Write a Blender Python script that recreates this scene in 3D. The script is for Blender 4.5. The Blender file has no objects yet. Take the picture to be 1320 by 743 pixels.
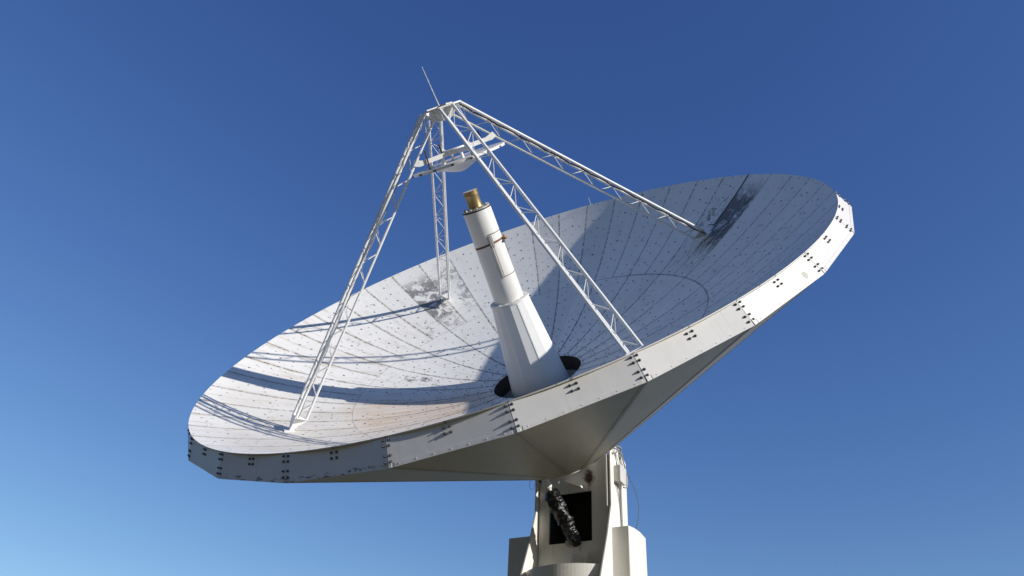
import bpy, bmesh, math, random
from mathutils import Vector, Matrix
random.seed(7)
PI = math.pi
scene = bpy.context.scene
col = scene.collection

# ------------------------------------------------------------------ frames
R, A = 7.5, 0.0442                      # rim radius and parabola z = A r^2
ZR = A * R * R
PHI = 4.8819                            # azimuth of one rim corner
STEP = PI / 12
RI, RH = 4.417, 1.119                   # ring seam, central well
RB, ZB = 7.742, ZR - 0.4115             # lower edge of the rim band
RC, ZC = 1.377, -1.991                  # small end of the faceted back
CW = Vector((0.74534752, 17.28278884, 10.62590931))
FW = Matrix(((0.55806738, 0.737593, -0.38015439),
             (-0.7050058, 0.17983723, -0.68602142),
             (-0.43763869, 0.65085723, 0.62036864)))
DISH = Matrix.Translation(CW) @ FW.to_4x4()
CAMR = Matrix(((0.99855938, -0.05365784, 0.0),
               (-0.02992847, -0.55696144, -0.82999894),
               (0.04453595, 0.82880323, -0.55776497)))
# camera axes as columns: right, up, back
CAMM = Matrix(((CAMR[0][0], CAMR[0][1], CAMR[0][2]),
               (CAMR[1][0], CAMR[1][1], CAMR[1][2]),
               (CAMR[2][0], CAMR[2][1], CAMR[2][2])))
HH = Vector((-0.48469893, -0.87468106, 0))      # horizontal heading of the dish
SD = Vector((-0.87468106, 0.48469893, 0))       # along the tilt axis
TOW = Matrix(((SD.x, HH.x, 0, CW.x), (SD.y, HH.y, 0, CW.y), (0, 0, 1, 0), (0, 0, 0, 1)))  # (side, forward, z)

# ------------------------------------------------------------------ materials
class NT:
    def __init__(s, name):
        s.m = bpy.data.materials.new(name); s.m.use_nodes = True
        s.t = s.m.node_tree; s.n = s.t.nodes; s.b = s.n['Principled BSDF']
    def put(s, sock, v):
        if isinstance(v, bpy.types.NodeSocket): s.t.links.new(v, sock)
        elif isinstance(v, (tuple, list)) and sock.type == 'RGBA' and len(v) == 3: sock.default_value = (*v, 1)
        else: sock.default_value = v
    def ma(s, op, a, b=None, c=None, clamp=False):
        n = s.n.new('ShaderNodeMath'); n.operation = op; n.use_clamp = clamp
        s.put(n.inputs[0], a)
        if b is not None: s.put(n.inputs[1], b)
        if c is not None: s.put(n.inputs[2], c)
        return n.outputs[0]
    def ss(s, x, lo, hi, a=0.0, b=1.0):          # smoothstep lo..hi -> a..b
        n = s.n.new('ShaderNodeMapRange'); n.interpolation_type = 'SMOOTHSTEP'
        s.put(n.inputs['Value'], x); n.inputs['From Min'].default_value = lo; n.inputs['From Max'].default_value = hi
        n.inputs['To Min'].default_value = a; n.inputs['To Max'].default_value = b
        return n.outputs[0]
    def mix(s, f, a, b, mode='MIX'):
        n = s.n.new('ShaderNodeMix'); n.data_type = 'RGBA'; n.blend_type = mode
        s.put(n.inputs[0], f); s.put(n.inputs[6], a); s.put(n.inputs[7], b)
        return n.outputs[2]
    def noise(s, vec, scale, detail=3, rough=.55, dist=0):
        n = s.n.new('ShaderNodeTexNoise')
        if vec is not None: s.put(n.inputs['Vector'], vec)
        n.inputs['Scale'].default_value = scale; n.inputs['Detail'].default_value = detail
        n.inputs['Roughness'].default_value = rough; n.inputs['Distortion'].default_value = dist
        return n.outputs['Fac']
    def co(s):
        return s.n.new('ShaderNodeTexCoord').outputs['Object']
    def sep(s, v):
        n = s.n.new('ShaderNodeSeparateXYZ'); s.put(n.inputs[0], v); return n.outputs
    def comb(s, x, y, z):
        n = s.n.new('ShaderNodeCombineXYZ'); s.put(n.inputs[0], x); s.put(n.inputs[1], y); s.put(n.inputs[2], z); return n.outputs[0]
    def bump(s, h, strength, dist=.01):
        n = s.n.new('ShaderNodeBump'); n.inputs['Strength'].default_value = strength; n.inputs['Distance'].default_value = dist
        s.put(n.inputs['Height'], h); s.t.links.new(n.outputs[0], s.b.inputs['Normal'])
    def out(s, c, rough=.5, metal=0., spec=None):
        s.put(s.b.inputs['Base Color'], c); s.put(s.b.inputs['Roughness'], rough); s.b.inputs['Metallic'].default_value = metal
        if spec is not None: s.b.inputs['Specular IOR Level'].default_value = spec
        return s.m

def polar(q, v):
    x, y, z = q.sep(v)
    r = q.ma('SQRT', q.ma('ADD', q.ma('MULTIPLY', x, x), q.ma('MULTIPLY', y, y)))
    th = q.ma('ARCTAN2', y, x)
    k = q.ma('MULTIPLY', q.ma('SUBTRACT', q.ma('ADD', th, 4 * PI), PHI), 48 / (2 * PI))
    k = q.ma('MODULO', k, 48.0)
    return r, k, z

def win(q, x, lo, hi, e):
    return q.ma('MULTIPLY', q.ss(x, lo - e, lo + e), q.ss(x, hi - e, hi + e, 1, 0))

def mat_reflector():
    q = NT('reflector_paint'); v = q.co(); r, k, z = polar(q, v)
    f = q.ma('FRACT', k); f2 = q.ma('FRACT', q.ma('MULTIPLY', k, .5))
    tri = q.ma('SUBTRACT', .5, q.ma('ABSOLUTE', q.ma('SUBTRACT', f, .5)))
    tri2 = q.ma('SUBTRACT', .5, q.ma('ABSOLUTE', q.ma('SUBTRACT', f2, .5)))
    dso = q.ma('MULTIPLY', q.ma('MULTIPLY', tri, PI / 24), r)
    dsi = q.ma('MULTIPLY', q.ma('MULTIPLY', tri2, PI / 12), r)
    outer = q.ma('GREATER_THAN', r, RI)
    ds = q.ma('ADD', q.ma('MULTIPLY', outer, dso), q.ma('MULTIPLY', q.ma('SUBTRACT', 1, outer), dsi))
    dm = q.ma('MULTIPLY', q.ma('MULTIPLY', q.ma('SUBTRACT', .5, tri), PI / 24), r)
    # base: warm white paint, slightly different per panel
    w = q.n.new('ShaderNodeTexWhiteNoise'); w.noise_dimensions = '2D'
    q.put(w.inputs['Vector'], q.comb(q.ma('FLOOR', k), q.ma('ADD', q.ma('MULTIPLY', outer, 3.3), 1), 0))
    c = q.mix(q.ma('MULTIPLY', w.outputs['Value'], .9), (.83, .815, .785), (.75, .74, .715))
    big = q.noise(v, .55, 4, .6); mid = q.noise(v, 2.4, 5, .65); fine = q.noise(v, 16, 4, .6)
    c = q.mix(q.ss(mid, .45, .75, 0, .35), c, (.60, .59, .56))
    # radial weather streaks, tan towards the low side of the dish
    sv = q.comb(q.ma('MULTIPLY', k, 2.2), q.ma('MULTIPLY', r, .45), 0)
    st = q.noise(sv, 1.6, 5, .65)
    low = win(q, k, 35.0, 47.5, 2.5)
    c = q.mix(q.ma('MULTIPLY', q.ss(st, .5, .72), q.ma('ADD', .12, q.ma('MULTIPLY', low, .5))), c, (.50, .43, .33))
    rust = q.ma('MULTIPLY', q.ma('MULTIPLY', win(q, k, 41.8, 46.6, 1.0), win(q, r, 1.3, 4.5, .6)), q.ss(st, .30, .60, .15, 1))
    c = q.mix(q.ma('MULTIPLY', rust, .85), c, (.60, .40, .25))
    c = q.mix(q.ma('MULTIPLY', q.ma('MULTIPLY', q.ss(dso, .0, .09, 1, 0), outer), q.ma('MULTIPLY', low, q.ss(mid, .35, .6, 0, .5))), c, (.42, .33, .22))
    c = q.mix(q.ma('MULTIPLY', win(q, k, 41.5, 47.9, 2.0), q.ma('MULTIPLY', q.ss(big, .3, .65, .25, .8), win(q, r, 1.2, 7.1, .5))), c, (.60, .555, .49))
    # peeled paint around the strut feet
    pn = q.noise(v, 2.6, 8, .72, .6); pn2 = q.noise(v, 5.5, 6, .7, .3)
    def peel(k0, k1, r0, r1, gain, lo=.48, hi=.56, nn=None):
        nn = pn if nn is None else nn
        wdw = q.ma('MULTIPLY', win(q, k, k0, k1, .05), win(q, r, r0, r1, .35))
        return q.ma('MULTIPLY', q.ma('MULTIPLY', wdw, q.ss(nn, lo, hi)), gain)
    pe = peel(32.0, 33.0, 5.0, 6.9, .7, .47, .6)
    pe = q.ma('MAXIMUM', pe, peel(33.0, 34.0, 5.0, 6.9, .9, .44, .52))
    pe = q.ma('MAXIMUM', pe, peel(33.0, 33.9, 4.55, 5.2, .6, .45, .55))
    pe = q.ma('MAXIMUM', pe, peel(34.0, 35.0, 4.7, 5.3, .8, .56, .6, pn2))
    pe = q.ma('MAXIMUM', pe, peel(37.0, 38.0, 5.7, 6.3, .8, .58, .62, pn2))
    pe = q.ma('MAXIMUM', pe, peel(38.3, 39.3, 2.6, 3.95, .85, .52, .57, pn2))
    pe = q.ma('MAXIMUM', pe, peel(36.0, 48.0, 1.4, 7.2, .5, .71, .74, pn2))
    c = q.mix(pe, c, (.185, .18, .18))
    ps = q.noise(q.comb(q.ma('MULTIPLY', r, 1.25), q.ma('MULTIPLY', k, 3.4), 0), 2.3, 8, .72, .4)
    pc = q.ma('MAXIMUM', peel(20.02, 20.98, 5.2, 7.1, .95, .39, .56, ps), peel(21.02, 21.98, 5.8, 7.1, .8, .50, .68, ps))
    pc = q.ma('MAXIMUM', pc, peel(20.02, 20.98, 6.7, 7.35, .55, .42, .66, ps))
    pc = q.ma('MAXIMUM', pc, peel(20.05, 21.95, 4.6, 5.7, .5, .46, .66, ps))
    pc = q.ma('MAXIMUM', pc, q.ma('MAXIMUM', peel(20.02, 20.98, 5.5, 7.1, .9, .42, .54), peel(21.02, 21.9, 5.9, 6.8, .7, .50, .60)))
    c = q.mix(pc, c, (.10, .10, .11))
    # seams, grime dashes along them, rivet rows
    ln = q.ma('MULTIPLY', q.ss(ds, .004, .012, 1, 0), q.ss(mid, .3, .6, .12, .4))
    c = q.mix(ln, c, (.16, .15, .14))
    dv = q.comb(q.ma('MULTIPLY', r, 1), q.ma('MULTIPLY', k, 3.7), 0)
    dash = q.noise(dv, 7.5, 3, .6)
    inner_gain = q.ss(r, 1.2, 5.5, 1.0, .62)
    dm1 = q.ma('MULTIPLY', q.ma('MULTIPLY', q.ss(q.ma('ADD', ds, q.ma('MULTIPLY', q.ma('SUBTRACT', fine, .5), .13)), .016, .030, 1, 0),
                q.ss(dash, .44, .50)), inner_gain)
    c = q.mix(q.ma('MULTIPLY', dm1, .95), c, (.05, .048, .045))
    rsm = q.ma('ABSOLUTE', q.ma('SUBTRACT', r, RI + .0))
    rnoise = q.noise(v, 6, 3, .6)
    wide = q.ma('ADD', .006, q.ma('MULTIPLY', win(q, k, 12, 25, 3), .016))
    rl = q.ma('MULTIPLY', q.ma('LESS_THAN', rsm, wide), q.ss(rnoise, .3, .6, .35, .9))
    c = q.mix(q.ma('MULTIPLY', rl, .8), c, (.13, .125, .115))
    vj = q.n.new('ShaderNodeTexWhiteNoise'); vj.noise_dimensions = '2D'
    rr = q.ma('MULTIPLY', r, 1 / .335)
    q.put(vj.inputs['Vector'], q.comb(q.ma('FLOOR', k), q.ma('FLOOR', rr), 0))
    mid2 = q.noise(v, 3.1, 3, .6)
    def dots(dside, rad, off):
        fr = q.ma('MULTIPLY', q.ma('ABSOLUTE', q.ma('SUBTRACT', q.ma('FRACT', q.ma('ADD', rr, off)), .5)), .335)
        dd = q.ma('SQRT', q.ma('ADD', q.ma('MULTIPLY', dside, dside), q.ma('MULTIPLY', fr, fr)))
        dd = q.ma('ADD', dd, q.ma('MULTIPLY', q.ma('SUBTRACT', fine, .5), .03))
        return q.ma('MULTIPLY', q.ss(dd, rad + .003, rad + .015, 1, 0), q.ss(mid2, .34, .52, .35, 1))
    d1 = dots(dm, .018, .0)
    d2 = q.ma('MULTIPLY', dots(ds, .016, .5), q.ma('MULTIPLY', q.ma('GREATER_THAN', vj.outputs['Value'], .45), .9))
    dq = q.ma('ABSOLUTE', q.ma('SUBTRACT', dm, q.ma('MULTIPLY', r, .0327)))
    d3 = q.ma('MULTIPLY', dots(dq, .012, .25), q.ma('MULTIPLY', q.ma('GREATER_THAN', vj.outputs['Value'], .62), .7))
    da = q.ma('MAXIMUM', q.ma('MULTIPLY', d1, q.ss(vj.outputs['Value'], 0, .5, .4, 1)), q.ma('MAXIMUM', d2, d3))
    c = q.mix(q.ma('MULTIPLY', da, .95), c, (.05, .048, .045))
    speck = q.noise(v, 9, 2, .5)
    c = q.mix(q.ss(speck, .70, .73, 0, .85), c, (.12, .115, .1))
    q.bump(q.ma('ADD', q.ma('MULTIPLY', ln, -1), q.ma('MULTIPLY', da, .6)), .35, .008)
    return q.out(c, q.ss(mid, .3, .7, .55, .7), spec=.3)

def mat_white(name, c0=(.78, .77, .74), c1=(.66, .64, .59), rough=.45, streak=.35, spec=.4):
    q = NT(name); v = q.co()
    a = q.noise(v, 1.3, 5, .6); b = q.noise(v, 11, 4, .6)
    c = q.mix(q.ss(a, .42, .75, 0, streak + .15), c0, c1)
    c = q.mix(q.ss(b, .58, .8, 0, .22), c, (.42, .40, .36))
    q.bump(a, .12, .02)
    return q.out(c, q.ss(b, .3, .7, rough - .06, rough + .08), spec=spec)

def mat_band():
    q = NT('rim_band_paint'); v = q.co(); r, k, z = polar(q, v)
    n = q.noise(v, 1.1, 5, .6); fine = q.noise(v, 9, 5, .65)
    c = q.mix(q.ss(n, .4, .75, 0, .5), (.745, .73, .71), (.66, .64, .60))
    hgt = q.ma('SUBTRACT', z, ZB)
    # vertical dirt runs
    sv = q.comb(q.ma('MULTIPLY', k, 9), q.ma('MULTIPLY', z, .5), 0)
    s = q.noise(sv, 1.2, 4, .6)
    c = q.mix(q.ma('MULTIPLY', q.ss(s, .55, .75), .22), c, (.52, .48, .40))
    # peeling along the lip of the lowest panels
    pl = q.ma('MULTIPLY', q.ma('MULTIPLY', q.ss(hgt, .045, .085, 1, 0), win(q, k, .4, 3.9, .4)), q.ss(q.noise(q.comb(q.ma('MULTIPLY', k, 3.2), 0, q.ma('MULTIPLY', z, 14)), 1.6, 7, .7), .53, .58))
    c = q.mix(q.ma('MULTIPLY', pl, .9), c, (.05, .05, .055))
    c = q.mix(q.ma('MULTIPLY', q.ss(hgt, .0, .09, 1, 0), q.ss(fine, .5, .7, 0, .35)), c, (.50, .43, .33))
    # one grey-green lichen blotch
    kb, hb = 11.62, .14
    du = q.ma('MULTIPLY', q.ma('SUBTRACT', k, kb), 1.0); dz = q.ma('SUBTRACT', hgt, hb)
    dd = q.ma('SQRT', q.ma('ADD', q.ma('MULTIPLY', du, du), q.ma('MULTIPLY', dz, dz)))
    dd = q.ma('ADD', dd, q.ma('MULTIPLY', q.ma('SUBTRACT', fine, .5), .06))
    c = q.mix(q.ss(dd, .05, .075, .8, 0), c, (.30, .31, .24))
    q.bump(n, .25, .03)
    return q.out(c, .42, spec=.4)

def mat_back():
    q = NT('back_sheet_paint'); v = q.co(); r, k, z = polar(q, v)
    n = q.noise(v, .8, 5, .6); f = q.noise(v, 8, 4, .6)
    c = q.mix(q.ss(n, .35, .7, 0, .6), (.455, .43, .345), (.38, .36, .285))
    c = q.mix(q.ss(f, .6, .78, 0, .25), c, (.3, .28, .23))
    f2 = q.ma('FRACT', q.ma('MULTIPLY', k, .5))
    tri2 = q.ma('SUBTRACT', .5, q.ma('ABSOLUTE', q.ma('SUBTRACT', f2, .5)))
    ds = q.ma('MULTIPLY', q.ma('MULTIPLY', tri2, PI / 12), r)
    rr = q.ma('MULTIPLY', q.ma('ABSOLUTE', q.ma('SUBTRACT', q.ma('FRACT', q.ma('MULTIPLY', r, 1 / .15)), .5)), .15)
    def row(off, rad=.011):
        a = q.ma('SUBTRACT', ds, off)
        d = q.ma('SQRT', q.ma('ADD', q.ma('MULTIPLY', a, a), q.ma('MULTIPLY', rr, rr)))
        return q.ss(d, rad, rad + .008, 1, 0)
    riv = row(.035)
    c = q.mix(q.ma('MULTIPLY', riv, .95), c, (.03, .028, .025))
    c = q.mix(q.ss(ds, .004, .009, .6, 0), c, (.08, .075, .06))
    c = q.mix(q.ma('MULTIPLY', q.ss(ds, .05, .16, 1, 0), q.ss(f, .45, .65, .05, .4)), c, (.22, .19, .13))
    run = q.noise(q.comb(q.ma('MULTIPLY', k, 3.0), q.ma('MULTIPLY', r, .35), 0), 2.0, 5, .6)
    c = q.mix(q.ss(run, .52, .75, 0, .3), c, (.25, .22, .15))
    # sparse rivets in the field of each sheet, along circles
    cz = q.ma('MULTIPLY', q.ma('ABSOLUTE', q.ma('SUBTRACT', q.ma('FRACT', q.ma('MULTIPLY', r, 1 / 1.05)), .5)), 1.05)
    kz = q.ma('MULTIPLY', q.ma('MULTIPLY', q.ma('ABSOLUTE', q.ma('SUBTRACT', q.ma('FRACT', q.ma('MULTIPLY', k, 2.5)), .5)), .4 * PI / 24), r)
    d = q.ma('SQRT', q.ma('ADD', q.ma('MULTIPLY', cz, cz), q.ma('MULTIPLY', kz, kz)))
    c = q.mix(q.ss(d, .012, .022, .6, 0), c, (.1, .09, .08))
    q.bump(q.ma('ADD', n, q.ma('MULTIPLY', riv, .4)), .3, .02)
    return q.out(c, .42, spec=.4)

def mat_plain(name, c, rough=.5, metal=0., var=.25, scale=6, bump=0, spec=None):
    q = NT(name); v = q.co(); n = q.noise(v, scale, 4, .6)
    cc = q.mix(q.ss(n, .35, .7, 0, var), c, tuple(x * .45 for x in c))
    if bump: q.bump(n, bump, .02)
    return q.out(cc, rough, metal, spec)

def mat_tower():
    q = NT('tower_paint'); v = q.co(); n = q.noise(v, .9, 5, .6); f = q.noise(v, 7, 4, .6)
    c = q.mix(q.ss(n, .35, .7, 0, .5), (.76, .745, .70), (.66, .63, .56))
    c = q.mix(q.ss(f, .6, .78, 0, .3), c, (.42, .38, .30))
    x, y, z = q.sep(v)
    s = q.noise(q.comb(q.ma('MULTIPLY', x, 7), q.ma('MULTIPLY', y, 7), q.ma('MULTIPLY', z, .5)), 1.1, 4, .6)
    c = q.mix(q.ma('MULTIPLY', q.ss(s, .58, .78), .3), c, (.45, .36, .24))
    on = q.ma('MULTIPLY', q.ma('GREATER_THAN', y, -2.06), q.ma('LESS_THAN', y, -2.0))
    dx = q.ma('SUBTRACT', x, -.47); dz = q.ma('MULTIPLY', q.ma('SUBTRACT', z, 8.76), .8)
    dd = q.ma('ADD', q.ma('SQRT', q.ma('ADD', q.ma('MULTIPLY', dx, dx), q.ma('MULTIPLY', dz, dz))), q.ma('MULTIPLY', q.ma('SUBTRACT', f, .5), .35))
    c = q.mix(q.ma('MULTIPLY', q.ss(dd, .08, .18, .9, 0), on), c, (.055, .035, .025))
    run = q.ma('MULTIPLY', q.ss(q.ma('ABSOLUTE', q.ma('ADD', dx, q.ma('MULTIPLY', q.ma('SUBTRACT', f, .5), .06))), .02, .07, .5, 0), win(q, z, 8.42, 8.7, .05))
    c = q.mix(q.ma('MULTIPLY', run, on), c, (.30, .17, .08))
    q.bump(n, .2, .03)
    return q.out(c, .5, spec=.35)

def mat_bag():
    q = NT('black_cover'); v = q.co()
    n = q.noise(v, 6.5, 3, .5, 1.2); w = q.noise(v, 17, 2, .5, .8)
    q.bump(q.ma('ADD', n, q.ma('MULTIPLY', w, .35)), .7, .05)
    return q.out((.004, .004, .0045), .33, 0, .5)

def mat_ground():
    q = NT('dry_ground'); v = q.co()
    a = q.noise(v, .05, 6, .6); b = q.noise(v, 1.2, 6, .65); g = q.noise(v, 14, 4, .7)
    c = q.mix(q.ss(a, .35, .65), (.135, .112, .062), (.09, .086, .043))
    c = q.mix(q.ss(b, .4, .7, 0, .6), c, (.16, .133, .09))
    c = q.mix(q.ss(g, .45, .7, 0, .5), c, (.075, .062, .042))
    q.bump(q.ma('ADD', b, q.ma('MULTIPLY', g, .3)), .6, .1)
    return q.out(c, .9, spec=.1)

M = dict(
    refl=mat_reflector(), band=mat_band(), back=mat_back(), tower=mat_tower(), ground=mat_ground(),
    white=mat_white('white_paint'), strut=mat_white('strut_paint', (.80, .80, .79), (.60, .58, .54), .38, .3),
    feed=mat_white('feed_paint', (.80, .785, .74), (.72, .70, .64), .4, .2),
    cone=mat_white('cone_paint', (.78, .78, .77), (.70, .69, .66), .42, .15),
    lace=mat_plain('lacing_paint', (.72, .72, .71), .45, 0, .35, 20),
    steel=mat_plain('bolt_steel', (.16, .155, .15), .45, .7, .4, 30),
    dark=mat_plain('dark_gasket', (.025, .024, .022), .6, 0, .2),
    gold=mat_plain('gold_anodised', (.50, .36, .17), .36, .8, .3, 14),
    lid=mat_plain('horn_window', (.75, .74, .70), .4, 0, .2),
    flange=mat_plain('flange_metal', (.55, .53, .48), .4, .3, .4, 30),
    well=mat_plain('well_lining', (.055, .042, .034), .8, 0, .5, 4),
    floor=mat_plain('well_floor', (.34, .33, .31), .7, 0, .5, 3),
    strap=mat_plain('rusty_strap', (.19, .085, .055), .8, 0, .45, 12),
    orange=mat_plain('orange_buckle', (.40, .18, .06), .7, 0, .4, 30),
    rust=mat_plain('rusty_steel', (.10, .06, .04), .85, 0, .5, 9),
    cable=mat_plain('cable_sheath', (.30, .30, .29), .55, 0, .3, 10),
    blackcable=mat_plain('black_cable', (.03, .03, .03), .5, 0, .2),
    box=mat_plain('box_enamel', (.62, .61, .58), .4, 0, .2, 5),
    bag=mat_bag(), inside=mat_plain('inside_shade', (.03, .03, .03), .9, 0, .2),
    concrete=mat_plain('concrete', (.42, .40, .37), .9, 0, .4, 2, .4),
)

# ------------------------------------------------------------------ mesh helpers
class MB:
    def __init__(s): s.bm = bmesh.new()
    def poly(s, pts):
        vs = [s.bm.verts.new(p) for p in pts]
        return s.bm.faces.new(vs)
    def prism(s, base, off):                    # base polygon extruded by vector
        off = Vector(off); a = [s.bm.verts.new(p) for p in base]; b = [s.bm.verts.new(Vector(p) + off) for p in base]
        n = len(a); s.bm.faces.new(a[::-1]); s.bm.faces.new(b)
        for i in range(n): s.bm.faces.new((a[i], a[(i + 1) % n], b[(i + 1) % n], b[i]))
    def hexa(s, a, b):                          # two quads joined
        va = [s.bm.verts.new(p) for p in a]; vb = [s.bm.verts.new(p) for p in b]
        s.bm.faces.new(va[::-1]); s.bm.faces.new(vb)
        n = len(va)
        for i in range(n): s.bm.faces.new((va[i], va[(i + 1) % n], vb[(i + 1) % n], vb[i]))
    def box(s, lo, hi):
        x0, y0, z0 = lo; x1, y1, z1 = hi
        s.prism([(x0, y0, z0), (x1, y0, z0), (x1, y1, z0), (x0, y1, z0)], (0, 0, z1 - z0))
    def bar(s, a, b, w, h, upv=(0, 0, 1)):      # rectangular bar
        a = Vector(a); b = Vector(b); d = (b - a).normalized(); sx = d.cross(Vector(upv)).normalized(); sy = sx.cross(d)
        s.hexa([a + sx * w / 2 * i + sy * h / 2 * j for i, j in ((-1, -1), (1, -1), (1, 1), (-1, 1))],
               [b + sx * w / 2 * i + sy * h / 2 * j for i, j in ((-1, -1), (1, -1), (1, 1), (-1, 1))])
    def tube(s, pts, r, n=10, caps=True, smooth=True):
        pts = [Vector(p) for p in pts]; rs = r if isinstance(r, (list, tuple)) else [r] * len(pts)
        rings = []; ref = None
        for i, p in enumerate(pts):
            d = (pts[min(i + 1, len(pts) - 1)] - pts[max(i - 1, 0)]).normalized()
            if ref is None: ref = d.orthogonal().normalized()
            u = (ref - d * ref.dot(d)).normalized(); ref = u; w = d.cross(u)
            rings.append([s.bm.verts.new(p + (u * math.cos(2 * PI * j / n) + w * math.sin(2 * PI * j / n)) * rs[i]) for j in range(n)])
        for a, b in zip(rings, rings[1:]):
            for j in range(n):
                f = s.bm.faces.new((a[j], a[(j + 1) % n], b[(j + 1) % n], b[j])); f.smooth = smooth
        if caps: s.bm.faces.new(rings[0][::-1]); s.bm.faces.new(rings[-1])
    def lathe(s, prof, n=64, smooth=True, phase=0, hard=()):     # profile [(r,z)...], open or meeting the axis
        rings = []
        for r, z in prof:
            if r < 1e-6: rings.append([s.bm.verts.new((0, 0, z))])
            else: rings.append([s.bm.verts.new((r * math.cos(phase + 2 * PI * j / n), r * math.sin(phase + 2 * PI * j / n), z)) for j in range(n)])
        for a, b in zip(rings, rings[1:]):
            for j in range(n):
                k = (j + 1) % n
                if len(a) == 1 and len(b) == 1: continue
                if len(a) == 1: f = s.bm.faces.new((a[0], b[k], b[j]))
                elif len(b) == 1: f = s.bm.faces.new((a[j], a[k], b[0]))
                else: f = s.bm.faces.new((a[j], a[k], b[k], b[j]))
                f.smooth = smooth
    def build(s, name, m, parent=None, mat=None, bevel=0, sharp=35):
        bmesh.ops.recalc_face_normals(s.bm, faces=s.bm.faces)
        me = bpy.data.meshes.new(name); s.bm.to_mesh(me); s.bm.free()
        me.materials.append(M[m])
        if sharp and any(p.use_smooth for p in me.polygons):
            me.set_sharp_from_angle(angle=math.radians(sharp))
        o = bpy.data.objects.new(name, me); col.objects.link(o)
        if parent is not None: o.parent = parent
        if mat is not None: o.matrix_local = mat
        if bevel:
            b = o.modifiers.new('Bevel', 'BEVEL'); b.width = bevel; b.segments = 2; b.limit_method = 'ANGLE'; b.angle_limit = math.radians(40)
        return o

def cyl(r, az, z): return Vector((r * math.cos(az), r * math.sin(az), z))

# ------------------------------------------------------------------ the thing
root = bpy.data.objects.new('radio_telescope', None); col.objects.link(root)
BASE = Vector((CW.x, CW.y, 0)) + HH * -2.45
root.location = BASE
root['label'] = 'huge weathered white parabolic dish antenna with four lattice struts, tilted on its white pedestal'
root['category'] = 'dish antenna'
INV = Matrix.Translation(-BASE)
DL = INV @ DISH                           # dish frame relative to root
TL = INV @ TOW                            # tower frame relative to root
def dpart(mb, name, m, **k): return mb.build(name, m, root, DL, **k)
def tpart(mb, name, m, **k): return mb.build(name, m, root, TL, **k)

# reflector -------------------------------------------------------
mb = MB()
prof = [(RH, A * RH * RH)]
for i in range(1, 41):
    r = RH + (R - RH) * i / 40; prof.append((r, A * r * r))
back = [(r, z - .02) for r, z in prof[::-1]]
mb.lathe(prof + back + [prof[0]], 192)
reflector = dpart(mb, 'reflector', 'refl')
mb = MB()
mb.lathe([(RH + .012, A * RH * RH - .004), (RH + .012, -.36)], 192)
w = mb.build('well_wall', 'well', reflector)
mb = MB()
mb.lathe([(RH + .03, -.36), (.3, -.36), (.3, -.39), (RH + .03, -.39)], 64, smooth=False)
mb.build('well_floor', 'floor', reflector)
# thin rod on the far rim, and the cable down the panel joint to the rim
mb = MB()
a = math.radians(121.2)
mb.tube([cyl(7.47, a, ZR - .05), cyl(7.47, a, ZR + .24)], .008, 6)
dpart(mb, 'rim_rod', 'lace')
mb = MB()
az21 = PHI + 21 * PI / 24
pts = [cyl(5.95, az21 + .02, A * 5.95 ** 2 + .10), cyl(6.02, az21 + .004, A * 6.02 ** 2 + .03)]
for i in range(12):
    r = 6.1 + 1.4 * i / 11
    pts.append(cyl(r, az21 + random.uniform(-.002, .002), A * r * r + .016))
mb.tube(pts, .012, 8)
dpart(mb, 'surface_cable', 'blackcable')

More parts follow.
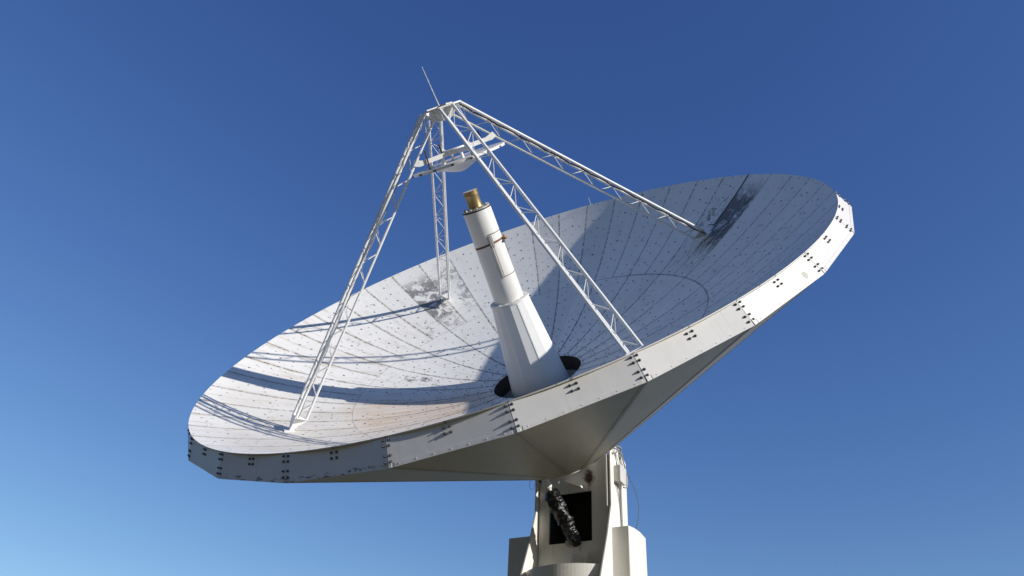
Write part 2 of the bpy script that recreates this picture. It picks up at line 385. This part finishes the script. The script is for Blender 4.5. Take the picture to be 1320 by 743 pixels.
# rim band panels ----------------------------------------------------
cam_loc = Vector((15.7186, -9.5324, 6.5403))
bolts = []
def fpoint(k, u, hfrac, out=0.):
    """point on the band facet k at fraction u along it and hfrac down from its top edge"""
    a0, a1 = PHI + k * STEP, PHI + (k + 1) * STEP
    t = cyl(7.488, a0, ZR - .004).lerp(cyl(7.488, a1, ZR - .004), u)
    b = cyl(RB, a0, ZB).lerp(cyl(RB, a1, ZB), u)
    am = (a0 + a1) / 2
    n = (cyl(RB * math.cos(STEP / 2), am, ZB) - cyl(7.488 * math.cos(STEP / 2), am, ZR)).cross(Vector((-math.sin(am), math.cos(am), 0))).normalized()
    if n.dot(cyl(1, am, 0)) < 0: n = -n
    return t.lerp(b, hfrac) + n * out, n
for k in range(24):
    mb = MB()
    g = .006 / 1.95                       # half gap between neighbours
    P = lambda u, h, o: fpoint(k, u, h, o)[0]
    NS = 14; cols_ = []
    for i in range(NS + 1):
        u = g + (1 - 2 * g) * i / NS
        h0 = 0.0
        for _ in range(6):                # top edge follows the underside of the round reflector
            p = P(u, h0, 0); rr_ = math.hypot(p.x, p.y)
            h0 = (ZR - (A * min(rr_, R) ** 2 - .022)) / .4115
        cols_.append([mb.bm.verts.new(P(u, h0, o_)) if w_ == 0 else mb.bm.verts.new(P(u, 1, o_)) for w_, o_ in ((0, 0), (1, 0), (1, -.02), (0, -.02))])
    for c0, c1 in zip(cols_, cols_[1:]):
        for q_ in range(4): mb.bm.faces.new((c0[q_], c0[(q_ + 1) % 4], c1[(q_ + 1) % 4], c1[q_]))
    mb.bm.faces.new(cols_[0]); mb.bm.faces.new(cols_[-1][::-1])
    # folded lower lip standing a little proud
    e = .05 if k % 1 == 0 else 0
    mb.hexa([P(e, .86, .0005), P(1 - e * .6, .86, .0005), P(1 - e * .6, 1.004, .0005), P(e, 1.004, .0005)],
            [P(e, .86, .006), P(1 - e * .6, .86, .006), P(1 - e * .6, 1.004, .006), P(e, 1.004, .006)])
    # small angle cover at the joint
    mb.hexa([P(g, .80, .0008), P(.028, .80, .0008), P(.028, .998, .0008), P(g, .998, .0008)],
            [P(g, .80, .010), P(.028, .80, .010), P(.028, .998, .010), P(g, .998, .010)])
    for j in range(7):                    # rivets of the lip
        c, n = fpoint(k, .09 + j * .137, .93, .006)
        mb.tube([c, c + n * .007], [.009, .006], 6, smooth=False)
    pan = dpart(mb, 'rim_panel', 'band', bevel=0)
    for u in (.025, .975):
        for h in (.13, .31, .62, .82): bolts.append((k, u, h, pan))
    for u in (.474, .526):
        for h in (.25, .43): bolts.append((k, u, h, pan))

def bolt_into(mb, k, u, h):
    c, n = fpoint(k, u, h)
    mb.tube([c, c + n * .004], .023, 10, smooth=False)                       # washer
    mb.tube([c + n * .004, c + n * .019, c + n * .024], [.019, .019, .014], 6, smooth=False)   # nut
    mb.tube([c + n * .018, c + n * .033, c + n * .036], [.0105, .0105, .008], 8, smooth=False)  # stud
bolts.sort(key=lambda b: (fpoint(b[0], b[1], b[2])[0] - cam_loc).length + (0 if fpoint(b[0], b[1], b[2])[1].dot(cam_loc - fpoint(b[0], b[1], b[2])[0]) > 0 else 100))
for k, u, h, pan in bolts[:100]:
    mb = MB(); bolt_into(mb, k, u, h); mb.build('bolt', 'steel', pan)
mb = MB()
for k, u, h, pan in bolts[100:]: bolt_into(mb, k, u, h)
o = dpart(mb, 'bolt', 'steel'); o['kind'] = 'stuff'

# faceted back --------------------------------------------------------
for k in range(24):
    a0, a1 = PHI + k * STEP, PHI + (k + 1) * STEP; am = (a0 + a1) / 2
    T0, T1, B0, B1 = cyl(RB - .01, a0, ZB), cyl(RB - .01, a1, ZB), cyl(RC, a0, ZC), cyl(RC, a1, ZC)
    n = (B0 - T0).cross(T1 - T0).normalized()
    if n.z > 0: n = -n
    mb = MB()
    rows = 1
    mb.hexa([T0 - n * .015, T1 - n * .015, B1 - n * .015, B0 - n * .015], [T0, T1, B1, B0])
    # folded seam strips along both edges
    for E0, E1, s in ((T0, B0, 1), (T1, B1, -1)):
        t = (T1 - T0).normalized() * s
        d = (E1 - E0).normalized()
        wd = .06
        p = [E0 + d * .03 + t * .003, E0 + d * .03 + t * wd, E1 - d * .02 + t * wd, E1 - d * .02 + t * .003]
        mb.hexa([x + n * .0005 for x in p], [x + n * .005 for x in p])
    dpart(mb, 'back_panel', 'back')
mb = MB()   # hub behind: ring end plate, drum and trunnion carrying the dish on the tower
mb.lathe([(0, ZC + .03), (RC - .02, ZC + .03), (RC - .02, ZC - .003), (0, ZC - .003)], 24, smooth=False, phase=PHI)
mb.lathe([(.42, ZC - .004), (.42, ZC - .50), (0, ZC - .50)], 48)
hub = dpart(mb, 'dish_hub', 'tower')
for s in (-1, 1):
    mb = MB(); mb.tube([Vector((s * .25 - .08, -2.45, 9.15)), Vector((s * .95 - .08, -2.45, 9.15))], .24, 24)
    tpart(mb, 'tilt_bearing', 'tower')

# feed cone and tube -----------------------------------------------------
camaz = math.radians(-31.23)
ph16 = camaz + math.radians(-5.4)
mb = MB()
mb.lathe([(.463, 2.05), (.752, -.42), (.60, -.42)], 16, smooth=False, phase=ph16)
cone = dpart(mb, 'feed_cone', 'cone')
mb = MB()
mb.lathe([(0, 2.05), (.478, 2.05), (.478, 2.095), (.355, 2.095)], 48, smooth=False)
for j in range(16):
    c = cyl(.415, ph16 + (j + .5) * PI / 8, 2.095); mb.tube([c, c + Vector((0, 0, .02))], .016, 6, smooth=False)
mb.build('collar', 'white', cone)
mb = MB(); a = ph16 + PI / 8; t = Vector((-math.sin(a), math.cos(a), 0))
mb.bar(cyl(.466, a, 2.03), cyl(.748, a, -.36), .006, .03, t)
for j in range(26):
    c = cyl(.466, a, 2.03).lerp(cyl(.748, a, -.36), (j + .5) / 26) + t * .022; mb.tube([c - cyl(.004, a, 0), c + cyl(.006, a, 0)], .007, 6, smooth=False)
mb.build('weld_seam', 'cone', cone)
for j in range(16):
    a = ph16 + j * PI / 8
    mb = MB(); c = cyl(.80, a, -.35); t = Vector((-math.sin(a), math.cos(a), 0))
    mb.prism([cyl(.74, a, -.36) - t * .01, cyl(.94, a, -.36) - t * .01, cyl(.73, a, -.10) - t * .01], t * .02)
    mb.tube([cyl(.88, a, -.36), cyl(.88, a, -.30)], .025, 8, smooth=False)
    mb.build('base_bracket', 'flange', cone)
mb = MB()
mb.lathe([(.352, 2.09), (.352, 2.16), (.356, 2.17), (.334, 4.345), (0, 4.345)], 72)
tube = dpart(mb, 'feed_tube', 'feed')
mb = MB(); mb.lathe([(.328, 4.3455), (.340, 4.3455), (.340, 4.372), (.328, 4.372)], 64, smooth=False); mb.build('gasket', 'dark', tube)
mb = MB(); mb.lathe([(.325, 4.3725), (.325, 4.40), (.14, 4.40)], 64, smooth=False)
for j in range(12):
    a = j * PI / 6; c = cyl(.285, a, 4.40); mb.tube([c, c + Vector((0, 0, .035))], .02, 6, smooth=False)
mb.build('flange', 'flange', tube)
mb = MB()
mb.lathe([(.19, 4.40), (.172, 4.42), (.166, 4.46), (.163, 4.70), (.166, 4.71), (.178, 4.715), (.178, 4.735), (.168, 4.74), (.170, 4.79), (.184, 4.80), (.184, 4.818), (.15, 4.818)], 56)
mb.build('feed_horn', 'gold', tube)
mb = MB(); mb.lathe([(0, 4.822), (.152, 4.821), (.172, 4.819)], 40); mb.build('horn_window', 'lid', tube)
mb = MB()   # rusty strap, tilted a little
def ringpts(r, z, tilt, n=48, a0=0, a1=2 * PI):
    return [Vector((r * math.cos(a), r * math.sin(a), z + tilt * math.cos(a - camaz - 1.1))) for a in [a0 + (a1 - a0) * i / n for i in range(n + 1)]]
lo = ringpts(.3435, 3.50, .03); 
for i in range(48):
    f = mb.poly([lo[i], lo[i + 1], lo[i + 1] * 1 + Vector((0, 0, .05)), lo[i] + Vector((0, 0, .05))]); f.smooth = True
mb.build('strap', 'strap', tube)
mb = MB()
b = camaz + 1.30
mb.tube([cyl(.36, b, 3.53), cyl(.41, b, 3.55), cyl(.45, b + .05, 3.53)], [.035, .05, .03], 10)
mb.build('strap_buckle', 'orange', tube)
mb = MB()
b = camaz + 1.12
mb.tube([cyl(.355, b, 3.48), cyl(.40, b, 3.49)], .03, 8); mb.build('strap_ratchet', 'steel', tube)
cza = camaz + .16
mb = MB()
for da, rr in ((-.05, .013), (.05, .013)):
    mb.tube([cyl(.362, cza + da, 3.72), cyl(.372, cza + da, 3.6), cyl(.378, cza + da, 3.1), cyl(.376, cza + da, 2.74)], rr, 8)
mb.tube([cyl(.352, cza - .1, 3.72), cyl(.39, cza - .02, 3.73), cyl(.39, cza + .08, 3.73)], .016, 6)
mb.tube([cyl(.38, cza - .06, 2.72), cyl(.38, cza + .08, 2.72)], .018, 6)
mb.build('cable_conduit', 'flange', tube)
mb = MB(); mb.box((-.001, -.001, 0), (.001, .001, .001)); mb.bm.clear()
t = Vector((-math.sin(cza), math.cos(cza), 0)); e = cyl(1, cza, 0)
mb.prism([e * .345 + t * (-.055) + Vector((0, 0, 3.45)), e * .345 + t * .055 + Vector((0, 0, 3.45)), e * .365 + t * .055 + Vector((0, 0, 3.45)), e * .365 + t * (-.055) + Vector((0, 0, 3.45))], (0, 0, .28))
mb.build('conduit_plate', 'flange', tube)
for zc, a0, a1 in ((3.76, cza - .1, camaz + 1.3), (2.72, cza, camaz + 1.4)):
    mb = MB()
    mb.tube([cyl(.352, a0 + (a1 - a0) * i / 12, zc) for i in range(13)], .008, 6)
    mb.build('clamp_wire', 'blackcable', tube)

# struts ---------------------------------------------------------------
RF, RT, ZT = 5.72, .45, 6.76
SF, ST, WF, WT = .325, .32, .256, .287
ZF = A * RF * RF + .05
NB = 8
inner_at = {}
for k in range(4):
    az = PHI - 3 * PI / 24 + .003 + k * PI / 2
    e = cyl(1, az, 0); t = Vector((-math.sin(az), math.cos(az), 0)); Z = Vector((0, 0, 1))
    a = e * RF + Z * ZF; b = e * RT + Z * ZT
    d = (b - a).normalized(); n = (-(ZT - ZF) * e + (RT - RF) * Z).normalized()
    L = (b - a).length
    s0 = .30                              # chords start above the foot plate
    C = {}
    for key, off0, off1 in (('p', t * SF / 2, t * ST / 2), ('m', -t * SF / 2, -t * ST / 2), ('i', n * WF, n * WT)):
        lo, hi = a + off0, b + off1
        st = s0 / L
        if key == 'i': hi = hi - d * .02
        C[key] = (lo.lerp(hi, st), hi)
    mb = MB()
    rad = .0095
    for c1, c2, ph in (('p', 'm', 0), ('p', 'i', .5), ('m', 'i', .5)):
        for j in range(NB):
            f = lambda c, x: C[c][0].lerp(C[c][1], min(max(x, .004), .996))
            x0, x1, xm = j / NB, (j + 1) / NB, (j + .5) / NB
            mb.tube([f(c1, x0), f(c2, xm - .012)], rad, 6, caps=False)
            mb.tube([f(c2, xm + .012), f(c1, x1)], rad, 6, caps=False)
    st_ = dpart(mb, 'support_strut', 'lace')
    if k == 2: st_['label'] = 'white lattice strut with a dark cable running down its outer chords'
    for key, rr in (('p', .034), ('m', .034), ('i', .030)):
        mb = MB(); mb.tube([C[key][0], C[key][1]], rr, 14); mb.build('chord', 'strut', st_)
    # foot: triangular head plate and tapered gussets down to one pad on the dish
    mb = MB()
    base = cyl(RF + .03, az, 0); base.z = A * (RF + .03) ** 2
    nr = Vector((-2 * A * RF * e.x, -2 * A * RF * e.y, 1)).normalized()
    tri = [C['p'][0] + t * .045 - n * .03, C['m'][0] - t * .045 - n * .03, C['i'][0] + n * .045]
    mb.prism([x - d * .012 for x in tri], d * .022)
    pad = base + nr * .03
    q4 = [pad + t * .05, pad - t * .05]
    mb.hexa([tri[0] - d * .013, tri[1] - d * .013, q4[1], q4[0]], [tri[0] - d * .013 + n * .014, tri[1] - d * .013 + n * .014, q4[1] + n * .014, q4[0] + n * .014])
    mid = (tri[0] + tri[1]) / 2
    mb.hexa([mid - d * .013 + t * .007 + n * .016, tri[2] - d * .013 + t * .007, pad + t * .007 + n * .06, pad + t * .007 + n * .02],
            [mid - d * .013 - t * .007 + n * .016, tri[2] - d * .013 - t * .007, pad - t * .007 + n * .06, pad - t * .007 + n * .02])
    rad_ = e - nr * e.dot(nr); rad_.normalize()
    mb.hexa([base + t * x + rad_ * y - nr * .003 for x, y in ((-.11, -.11), (.11, -.11), (.11, .11), (-.11, .11))],
            [base + t * x + rad_ * y + nr * .03 for x, y in ((-.11, -.11), (.11, -.11), (.11, .11), (-.11, .11))])
    mb.build('foot_bracket', 'strut', st_)
    if k in (2, 3, 0):
        mb = MB(); key = {2: 'm', 3: 'm', 0: 'p'}[k]
        off = (n * .05 + t * (.03 if key == 'm' else -.03))
        pts = []
        for i in range(41):
            x = i / 40; p = C[key][0].lerp(C[key][1], x) + off + n * (.012 * math.sin(i * 1.7)) + t * .008 * math.sin(i * .9)
            pts.append(p)
        if k == 2: pts = [pts[0] - d * .2 - n * .02 + Vector((0, 0, 0)), ] + pts
        mb.tube(pts, (.018 if k == 2 else .010), 8)
        mb.build('cable', 'rust' if k == 2 else 'cable', st_)
    inner_at[k] = (C['i'][0], C['i'][1], e, t, n)

# apex -------------------------------------------------------------------
mb = MB()
ph8 = PHI - 3 * PI / 24 + PI / 8
mb.lathe([(.16, 6.50), (.24, 6.68), (.24, 6.78), (.215, 6.78), (.215, 6.70), (.135, 6.51), (.16, 6.50)], 8, smooth=False, phase=ph8)
for j in range(8):
    a = ph8 + j * PI / 4; tt = Vector((-math.sin(a), math.cos(a), 0))
    mb.prism([cyl(.17, a, 6.52) - tt * .01, cyl(.21, a, 6.52) - tt * .01, cyl(.44, a, 6.74) - tt * .01, cyl(.44, a, 6.77) - tt * .01, cyl(.25, a, 6.77) - tt * .01], tt * .02)
mb.lathe([(.44, 6.765), (.50, 6.765), (.50, 6.80), (.44, 6.80), (.44, 6.765)], 8, smooth=False, phase=ph8)
apex = dpart(mb, 'apex_ring', 'strut')
mb = MB(); mb.lathe([(.20, 6.782), (.31, 6.782), (.31, 6.796), (.20, 6.796), (.20, 6.782)], 8, smooth=False, phase=ph8)
mb.bar((-.35, 0, 6.822), (.35, 0, 6.822), .05, .03); mb.bar((0, -.35, 6.822), (0, .35, 6.822), .05, .026)
mb.build('top_flange', 'flange', apex)
mb = MB()
lft = Vector((-math.sin(camaz), math.cos(camaz), 0)) * -1
mb.tube([Vector((0, 0, 6.83)), Vector((0, 0, 7.0)) + lft * .01, Vector((0, 0, 7.75)) + lft * .06], [.02, .012, .008], 8)
mb.build('lightning_rod', 'lace', apex)

# subreflector ---------------------------------------------------------------
mb = MB()
prof = [(0, 5.30)]
for i in range(1, 25):
    x = i / 24; rr_ = x * 1.115
    y_ = min(1, x / .74); prof.append((rr_, 5.30 + .225 * (.5 - .5 * math.cos(PI * y_)) ** .85 + .02 * x))
prof += [(1.118, 5.56), (1.115, 5.60), (1.06, 5.605), (.9, 5.60), (.3, 5.57), (0, 5.57)]
mb.lathe(prof, 80)
sub = dpart(mb, 'subreflector', 'feed')
for j in range(16):
    a = j * PI / 8 + .1; mb = MB(); t = Vector((-math.sin(a), math.cos(a), 0)); c = cyl(1.119, a, 5.565); ee = cyl(1, a, 0)
    mb.bar(c - t * .03, c + t * .03, .03, .035); mb.build('rim_clip', 'steel', sub)
mb = MB()
for k in range(4):
    lo, hi, e, t, n = inner_at[k]
    tt_ = (5.80 - lo.z) / (hi.z - lo.z); att = lo.lerp(hi, tt_)
    zb = 5.78
    mb.bar(e * .05 + Vector((0, 0, zb)), e * .93 + Vector((0, 0, zb)), .11, .10)
    mb.hexa([e * .80 - t * .055 + Vector((0, 0, zb + .052)), e * .80 + t * .055 + Vector((0, 0, zb + .052)), e * .931 + t * .055 + Vector((0, 0, zb - .05)), e * .931 - t * .055 + Vector((0, 0, zb - .05))],
            [att - t * .05 - e * .02 + Vector((0, 0, .10)), att + t * .05 - e * .02 + Vector((0, 0, .10)), att + t * .05 + e * .04 - Vector((0, 0, .02)), att - t * .05 + e * .04 - Vector((0, 0, .02))])
mb.lathe([(.0, 5.73), (.22, 5.73), (.22, 5.85), (0, 5.85)], 24, smooth=False)
frame = dpart(mb, 'subreflector_frame', 'strut')
for k in range(4):
    e, t = inner_at[k][2], inner_at[k][3]
    mb = MB(); mb.tube([e * .74 + t * .09 + Vector((0, 0, 5.59)), e * .70 + t * .09 + Vector((0, 0, 6.02))], .02, 8); mb.build('adjusting_rod', 'rust', frame)
    mb = MB()
    mb.tube([e * .35 + Vector((0, 0, 5.72)), e * .35 + Vector((0, 0, 5.585))], .035, 8)
    mb.build('spacer', 'strut', frame)

# tower -------------------------------------------------------------------------
sR, sL = -1.06, .90
mb = MB()
pf, pb = -2.05, -2.11
hz0, hz1, hx0, hx1 = 7.22, 8.44, -.53, .60
# front plate built round the square opening
def plate(x0, x1, z0, z1): mb.box((x0, pb, z0), (x1, pf, z1))
plate(sR + .03, hx0, 5.2, 9.3); plate(hx1, sL - .03, 5.2, 9.3)
plate(hx0 + .0005, hx1 - .0005, 5.2, hz0); plate(hx0 + .0005, hx1 - .0005, hz1, 9.1)
ped = tpart(mb, 'pedestal', 'tower')
def sub_(mb, name, m, **k): return mb.build(name, m, ped, **k)
prof = [(-1.90, 9.32), (-1.90, 7.95), (-1.62, 7.17), (-1.16, 6.15), (-1.02, 5.2), (-3.0, 5.2), (-3.0, 9.38), (-2.60, 9.55), (-2.1, 9.6)]
for s, sg in ((sR, -1), (sL, 1)):
    mb = MB(); mb.prism([(s - .01 * sg, y, z) for y, z in prof], (.04 * sg, 0, 0))
    # stiffening flange along the front edge
    sub_(mb, 'side_wall', 'tower', bevel=.006)
    mb = MB()
    off = (.10 if sg < 0 else -.10)
    for (y0, z0), (y1, z1) in zip(prof[0:1], prof[1:2]):
        mb.box((min(s + off, s + off * .6), -2.04, 7.95), (max(s + off, s + off * .6), -1.885, 9.25))
    if sg < 0: sub_(mb, 'edge_rib', 'tower', bevel=.004)
    else: mb.bm.free()
mb = MB()
mb.box((sR + .03, -2.97, 5.2), (sL - .03, -2.90, 9.2)); sub_(mb, 'back_plate', 'tower')
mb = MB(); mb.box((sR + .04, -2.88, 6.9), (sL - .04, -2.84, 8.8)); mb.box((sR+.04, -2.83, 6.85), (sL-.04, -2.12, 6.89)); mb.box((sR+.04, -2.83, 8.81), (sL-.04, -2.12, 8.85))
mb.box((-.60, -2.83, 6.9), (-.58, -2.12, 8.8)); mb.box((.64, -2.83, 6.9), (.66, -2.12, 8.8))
sub_(mb, 'opening_shade_box', 'inside')  # near-black boxes stand in for the deep shade inside the opening
# curved drum between the side walls
mb = MB()
xm = (sR + sL) / 2; hw = (sL - sR) / 2 - .033; Rd = 1.42; hc = -1.08 - Rd
arc = [(xm + Rd * math.sin(a), hc + Rd * math.cos(a)) for a in [math.asin(hw / Rd) * (i / 12 - 1) for i in range(25)]]
mb.prism([(x, y, 5.0) for x, y in arc] + [(arc[-1][0], -2.045, 5.0), (arc[0][0], -2.045, 5.0)], (0, 0, 6.47 - 5.0))
drum = sub_(mb, 'drum', 'tower')
# gussets on the front plate
for s in (-.06, -.42):
    mb = MB(); mb.prism([(s - .012, -2.049, 6.47), (s - .012, -1.72, 6.47), (s - .012, -1.98, 6.92), (s - .012, -2.049, 6.95)], (.024, 0, 0)); sub_(mb, 'gusset', 'tower')
# side boxes: chamfered casings on both cheeks
def casing(sg, s0, w, y0, y1, z1):
    xs = lambda x: s0 + sg * x
    base = [(0, y0), (w - .02, y0), (w, y0 - .02), (w + .05, y0 - .25), (w + .07, y0 - .55), (w + .03, y1 + .15), (w - .05, y1), (0, y1)]
    mb = MB(); mb.prism([(xs(x), y, 4.2) for x, y in base], (0, 0, z1 - 4.2)); return sub_(mb, 'side_casing', 'tower', bevel=.008)
casing(-1, sR - .031, .42, -1.90, -3.10, 7.43)
casing(1, sL + .031, .72, -1.96, -3.05, 7.45)
# rusty cover and stain
mb = MB(); c = Vector((-.47, -2.0495, 8.76))
mb.prism([c + Vector((.085 * math.cos(i * PI / 3 + .5), 0, .12 * math.sin(i * PI / 3 + .5))) for i in range(6)], (0, .02, 0))
sub_(mb, 'rusty_cover', 'rust')
# small hood above the opening
mb = MB(); mb.hexa([(-.35, -2.049, 8.46), (.08, -2.049, 8.66), (.08, -2.049, 8.70), (-.35, -2.049, 8.51)], [(-.35, -1.80, 8.46), (.08, -1.80, 8.66), (.08, -1.80, 8.70), (-.35, -1.80, 8.51)])
sub_(mb, 'opening_hood', 'tower')
mb = MB(); mb.tube([Vector((.02, -2.04, 7.20)), Vector((.02, -1.97, 7.20))], .11, 20); sub_(mb, 'pivot_boss', 'flange')
# junction box and cables on the sunlit side wall
xw = sR - .031
mb = MB(); mb.box((xw - .16, -2.50, 8.62), (xw, -2.12, 9.02)); mb.box((xw - .175, -2.515, 8.60), (xw - .16, -2.105, 9.04)); sub_(mb, 'junction_box', 'box', bevel=.006)
def cab(pts, r, m='cable', n=8, name='cable'):
    P_ = [Vector(p) for p in pts]; out = []
    for i in range(len(P_) - 1):
        p0, p1, p2, p3 = P_[max(i - 1, 0)], P_[i], P_[i + 1], P_[min(i + 2, len(P_) - 1)]
        for j in range(8):
            u = j / 8
            out.append(.5 * ((2 * p1) + (p2 - p0) * u + (2 * p0 - 5 * p1 + 4 * p2 - p3) * u * u + (3 * p1 - p0 - 3 * p2 + p3) * u ** 3))
    out.append(P_[-1]); mb = MB(); mb.tube(out, r, n); return sub_(mb, name, m)
x = xw - .03
cab([(x + .35, -1.7, 9.55), (x - .06, -2.25, 9.45), (x - .10, -2.45, 9.25), (x - .12, -2.62, 8.9), (x - .12, -2.60, 8.62), (x - .10, -2.42, 8.55)], .018)
cab([(x + .35, -1.75, 9.6), (x - .10, -2.15, 9.4), (x - .08, -2.35, 9.2), (x - .10, -2.56, 8.95), (x - .14, -2.56, 8.7), (x - .12, -2.36, 8.58)], .016)
cab([(x + .3, -1.8, 9.5), (x - .12, -2.2, 9.5), (x - .06, -2.3, 9.32), (x - .1, -2.35, 9.04)], .02)
cab([(x + .3, -1.85, 9.42), (x - .02, -2.05, 9.3), (x - .1, -2.12, 9.42), (x - .05, -2.3, 9.3), (x - .1, -2.28, 9.04)], .016)
cab([(x - .08, -2.28, 8.6), (x - .03, -2.40, 8.4), (x, -2.5, 8.0), (x, -2.53, 7.43)], .022)
cab([(x - .08, -2.18, 8.6), (x - .02, -2.33, 8.38), (x, -2.46, 8.0), (x, -2.49, 7.43)], .012)
cab([(xw - .0, -2.9, 9.2), (xw - .2, -3.02, 8.7), (xw - .28, -3.05, 8.2), (xw - .2, -3.0, 7.7), (xw - .05, -2.95, 7.4)], .008, 'blackcable', 6)
# lower column and footing
mb = MB()
zz = [(1.32, 5.2), (1.32, 1.1), (1.55, 1.0), (1.55, .45)]
mb.tube([Vector((xm, -2.45, 5.2)), Vector((xm, -2.45, .3))], 1.32, 48)
mb.tube([Vector((xm, -2.45, .62)), Vector((xm, -2.45, .5))], 1.6, 48)
sub_(mb, 'column', 'tower')
mb = MB(); mb.tube([Vector((xm, -2.45, .5)), Vector((xm, -2.45, -.3))], 2.4, 8, smooth=False); sub_(mb, 'footing', 'concrete')

# tilt jack under its black wrinkled cover ------------------------------------------
TA, TB = Vector((.26, -1.22, 8.36)), Vector((-.18, -2.02, 7.12))
mb = MB(); ax = (TB - TA).normalized()
mb.tube([TA - ax * .35, TB + ax * .3], .05, 12)
jack = tpart(mb, 'tilt_jack', 'flange')
u = ax.orthogonal().normalized(); w_ = ax.cross(u); rings = []
NJ, NR = 44, 64
S0 = TA + ax * .12; LJ = (TB - S0).length
for i in range(NR):
    f = i / (NR - 1)
    base_r = .205 * min(1, .45 + f * 8) * (1 - .25 * f) * (1 if f < .93 else 1 - (f - .93) * 6)
    pl = .010 * math.sin(f * 62 + 1.3 * math.sin(f * 9)) + .012 * math.sin(f * 23 + 1)
    rings.append([S0 + ax * (LJ * f) + (u * math.cos(2 * PI * j / NJ) + w_ * math.sin(2 * PI * j / NJ)) * (base_r + pl * (1 + .9 * math.sin(5 * 2 * PI * j / NJ + f * 9)) + .012 * math.sin(3 * 2 * PI * j / NJ + f * 21) + random.uniform(-.004, .004)) for j in range(NJ)])
bmj = MB(); V = [[bmj.bm.verts.new(p) for p in r] for r in rings]
for a, b in zip(V, V[1:]):
    for j in range(NJ): f = bmj.bm.faces.new((a[j], a[(j + 1) % NJ], b[(j + 1) % NJ], b[j])); f.smooth = True
bmj.bm.faces.new(V[0][::-1]); bmj.bm.faces.new(V[-1])
bmj.build('jack_cover', 'bag', jack, sharp=0)
mb = MB(); mb.tube([TA - ax * .22, TA - ax * .10, TA + ax * .04, TA + ax * .10], [.06, .10, .10, .05], 20)
mb.build('jack_clevis', 'white', jack)
mb = MB()
mb.hexa([TA - ax * .1 + Vector((.10, -.1, .02)), TA - ax * .1 + Vector((.18, -.1, .02)), TA - ax * .1 + Vector((.18, 0, .02)), TA - ax * .1 + Vector((.10, 0, .02))],
        [TA + Vector((.30, -.25, .55)), TA + Vector((.40, -.25, .55)), TA + Vector((.40, -.12, .55)), TA + Vector((.30, -.12, .55))])
mb.build('jack_lug', 'dark', jack)
# little drip hooks hanging from the back
mb = MB()
mb.tube([(.93, -1.6, 9.0), (.93, -1.6, 8.52), (.87, -1.6, 8.47), (.80, -1.6, 8.5), (.78, -1.6, 8.75)], .005, 6)
tpart(mb, 'hanging_wire', 'cable')
mb = MB(); mb.tube([(-.15, -1.0, 8.6), (-.15, -1.0, 8.35), (-.12, -1.0, 8.30)], .008, 6); tpart(mb, 'hanging_wire', 'lace')

# ------------------------------------------------------------------ ground
mb = MB()
N = 140; S = 6000.0
def gz(x, y): 
    d = math.hypot(x, y); a = math.atan2(y, x)      # unseen ring of hills, added to block the bright low sky
    if d < 120: return 0
    f = min(1, (d - 120) / 900); f = f * f * (3 - 2 * f)
    return f * (165 + 30 * math.sin(3 * a + .5) + 18 * math.sin(7 * a + 2) + 9 * math.sin(17 * a)) * (1 if d < 1800 else max(.3, 1 - (d - 1800) / 3000))
def gp(i):
    t_ = i / N * 2 - 1; return math.copysign(abs(t_) ** 3, t_) * S
G = [[mb.bm.verts.new((gp(i), gp(j), gz(gp(i), gp(j)))) for j in range(N + 1)] for i in range(N + 1)]
for i in range(N):
    for j in range(N):
        f = mb.bm.faces.new((G[i][j], G[i + 1][j], G[i + 1][j + 1], G[i][j + 1])); f.smooth = True
g = mb.build('ground', 'ground'); g['kind'] = 'structure'

# ------------------------------------------------------------------ camera
cam = bpy.data.cameras.new('camera'); co = bpy.data.objects.new('camera', cam); col.objects.link(co)
cam.sensor_width = 36; cam.lens = 36 * 1026.96 / 1320; cam.clip_end = 20000; cam.clip_start = .05
# rows of CAMR are world axes in camera space
CM = Matrix(((0.99855938, -0.05365784, 0.0), (-0.02992847, -0.55696144, -0.82999894), (0.04453595, 0.82880323, -0.55776497)))
co.matrix_world = Matrix.Translation((0, 0, 1.6)) @ CM.to_4x4()
scene.camera = co

# ------------------------------------------------------------------ light
SUN = Vector((0.79805734, -0.50342812, 0.33115648)).normalized()
el = math.asin(SUN.z); azs = math.atan2(SUN.x, SUN.y)
ld = bpy.data.lights.new('sun', 'SUN'); ld.energy = 4.8; ld.angle = math.radians(.53); ld.color = (1.0, .95, .87)
lo_ = bpy.data.objects.new('sun', ld); col.objects.link(lo_); lo_.rotation_euler = SUN.to_track_quat('Z', 'Y').to_euler(); lo_.location = SUN * 60
wd = bpy.data.worlds.new('World'); scene.world = wd; wd.use_nodes = True
nt = wd.node_tree; bg = nt.nodes['Background']
sky = nt.nodes.new('ShaderNodeTexSky'); sky.sky_type = 'NISHITA'; sky.sun_disc = False
sky.sun_elevation = el; sky.sun_rotation = azs; sky.altitude = 0; sky.air_density = 1.0; sky.dust_density = 0; sky.ozone_density = 6.0
sc_ = nt.nodes.new('ShaderNodeSeparateColor'); cc_ = nt.nodes.new('ShaderNodeCombineColor')   # clear, deep sky: per-channel contrast
nt.links.new(sky.outputs[0], sc_.inputs[0])
for i_, (p_, k_) in enumerate(((1.27, .98), (1.14, .80), (.84, 1.12))):
    a_ = nt.nodes.new('ShaderNodeMath'); a_.operation = 'POWER'; a_.inputs[1].default_value = p_
    b_ = nt.nodes.new('ShaderNodeMath'); b_.operation = 'MULTIPLY'; b_.inputs[1].default_value = k_
    nt.links.new(sc_.outputs[i_], a_.inputs[0]); nt.links.new(a_.outputs[0], b_.inputs[0]); nt.links.new(b_.outputs[0], cc_.inputs[i_])
nt.links.new(cc_.outputs[0], bg.inputs[0]); bg.inputs[1].default_value = .15
scene.view_settings.view_transform = 'Standard'; scene.view_settings.look = 'None'; scene.view_settings.gamma = 1; scene.view_settings.exposure = 0
scene.cycles.max_bounces = 8
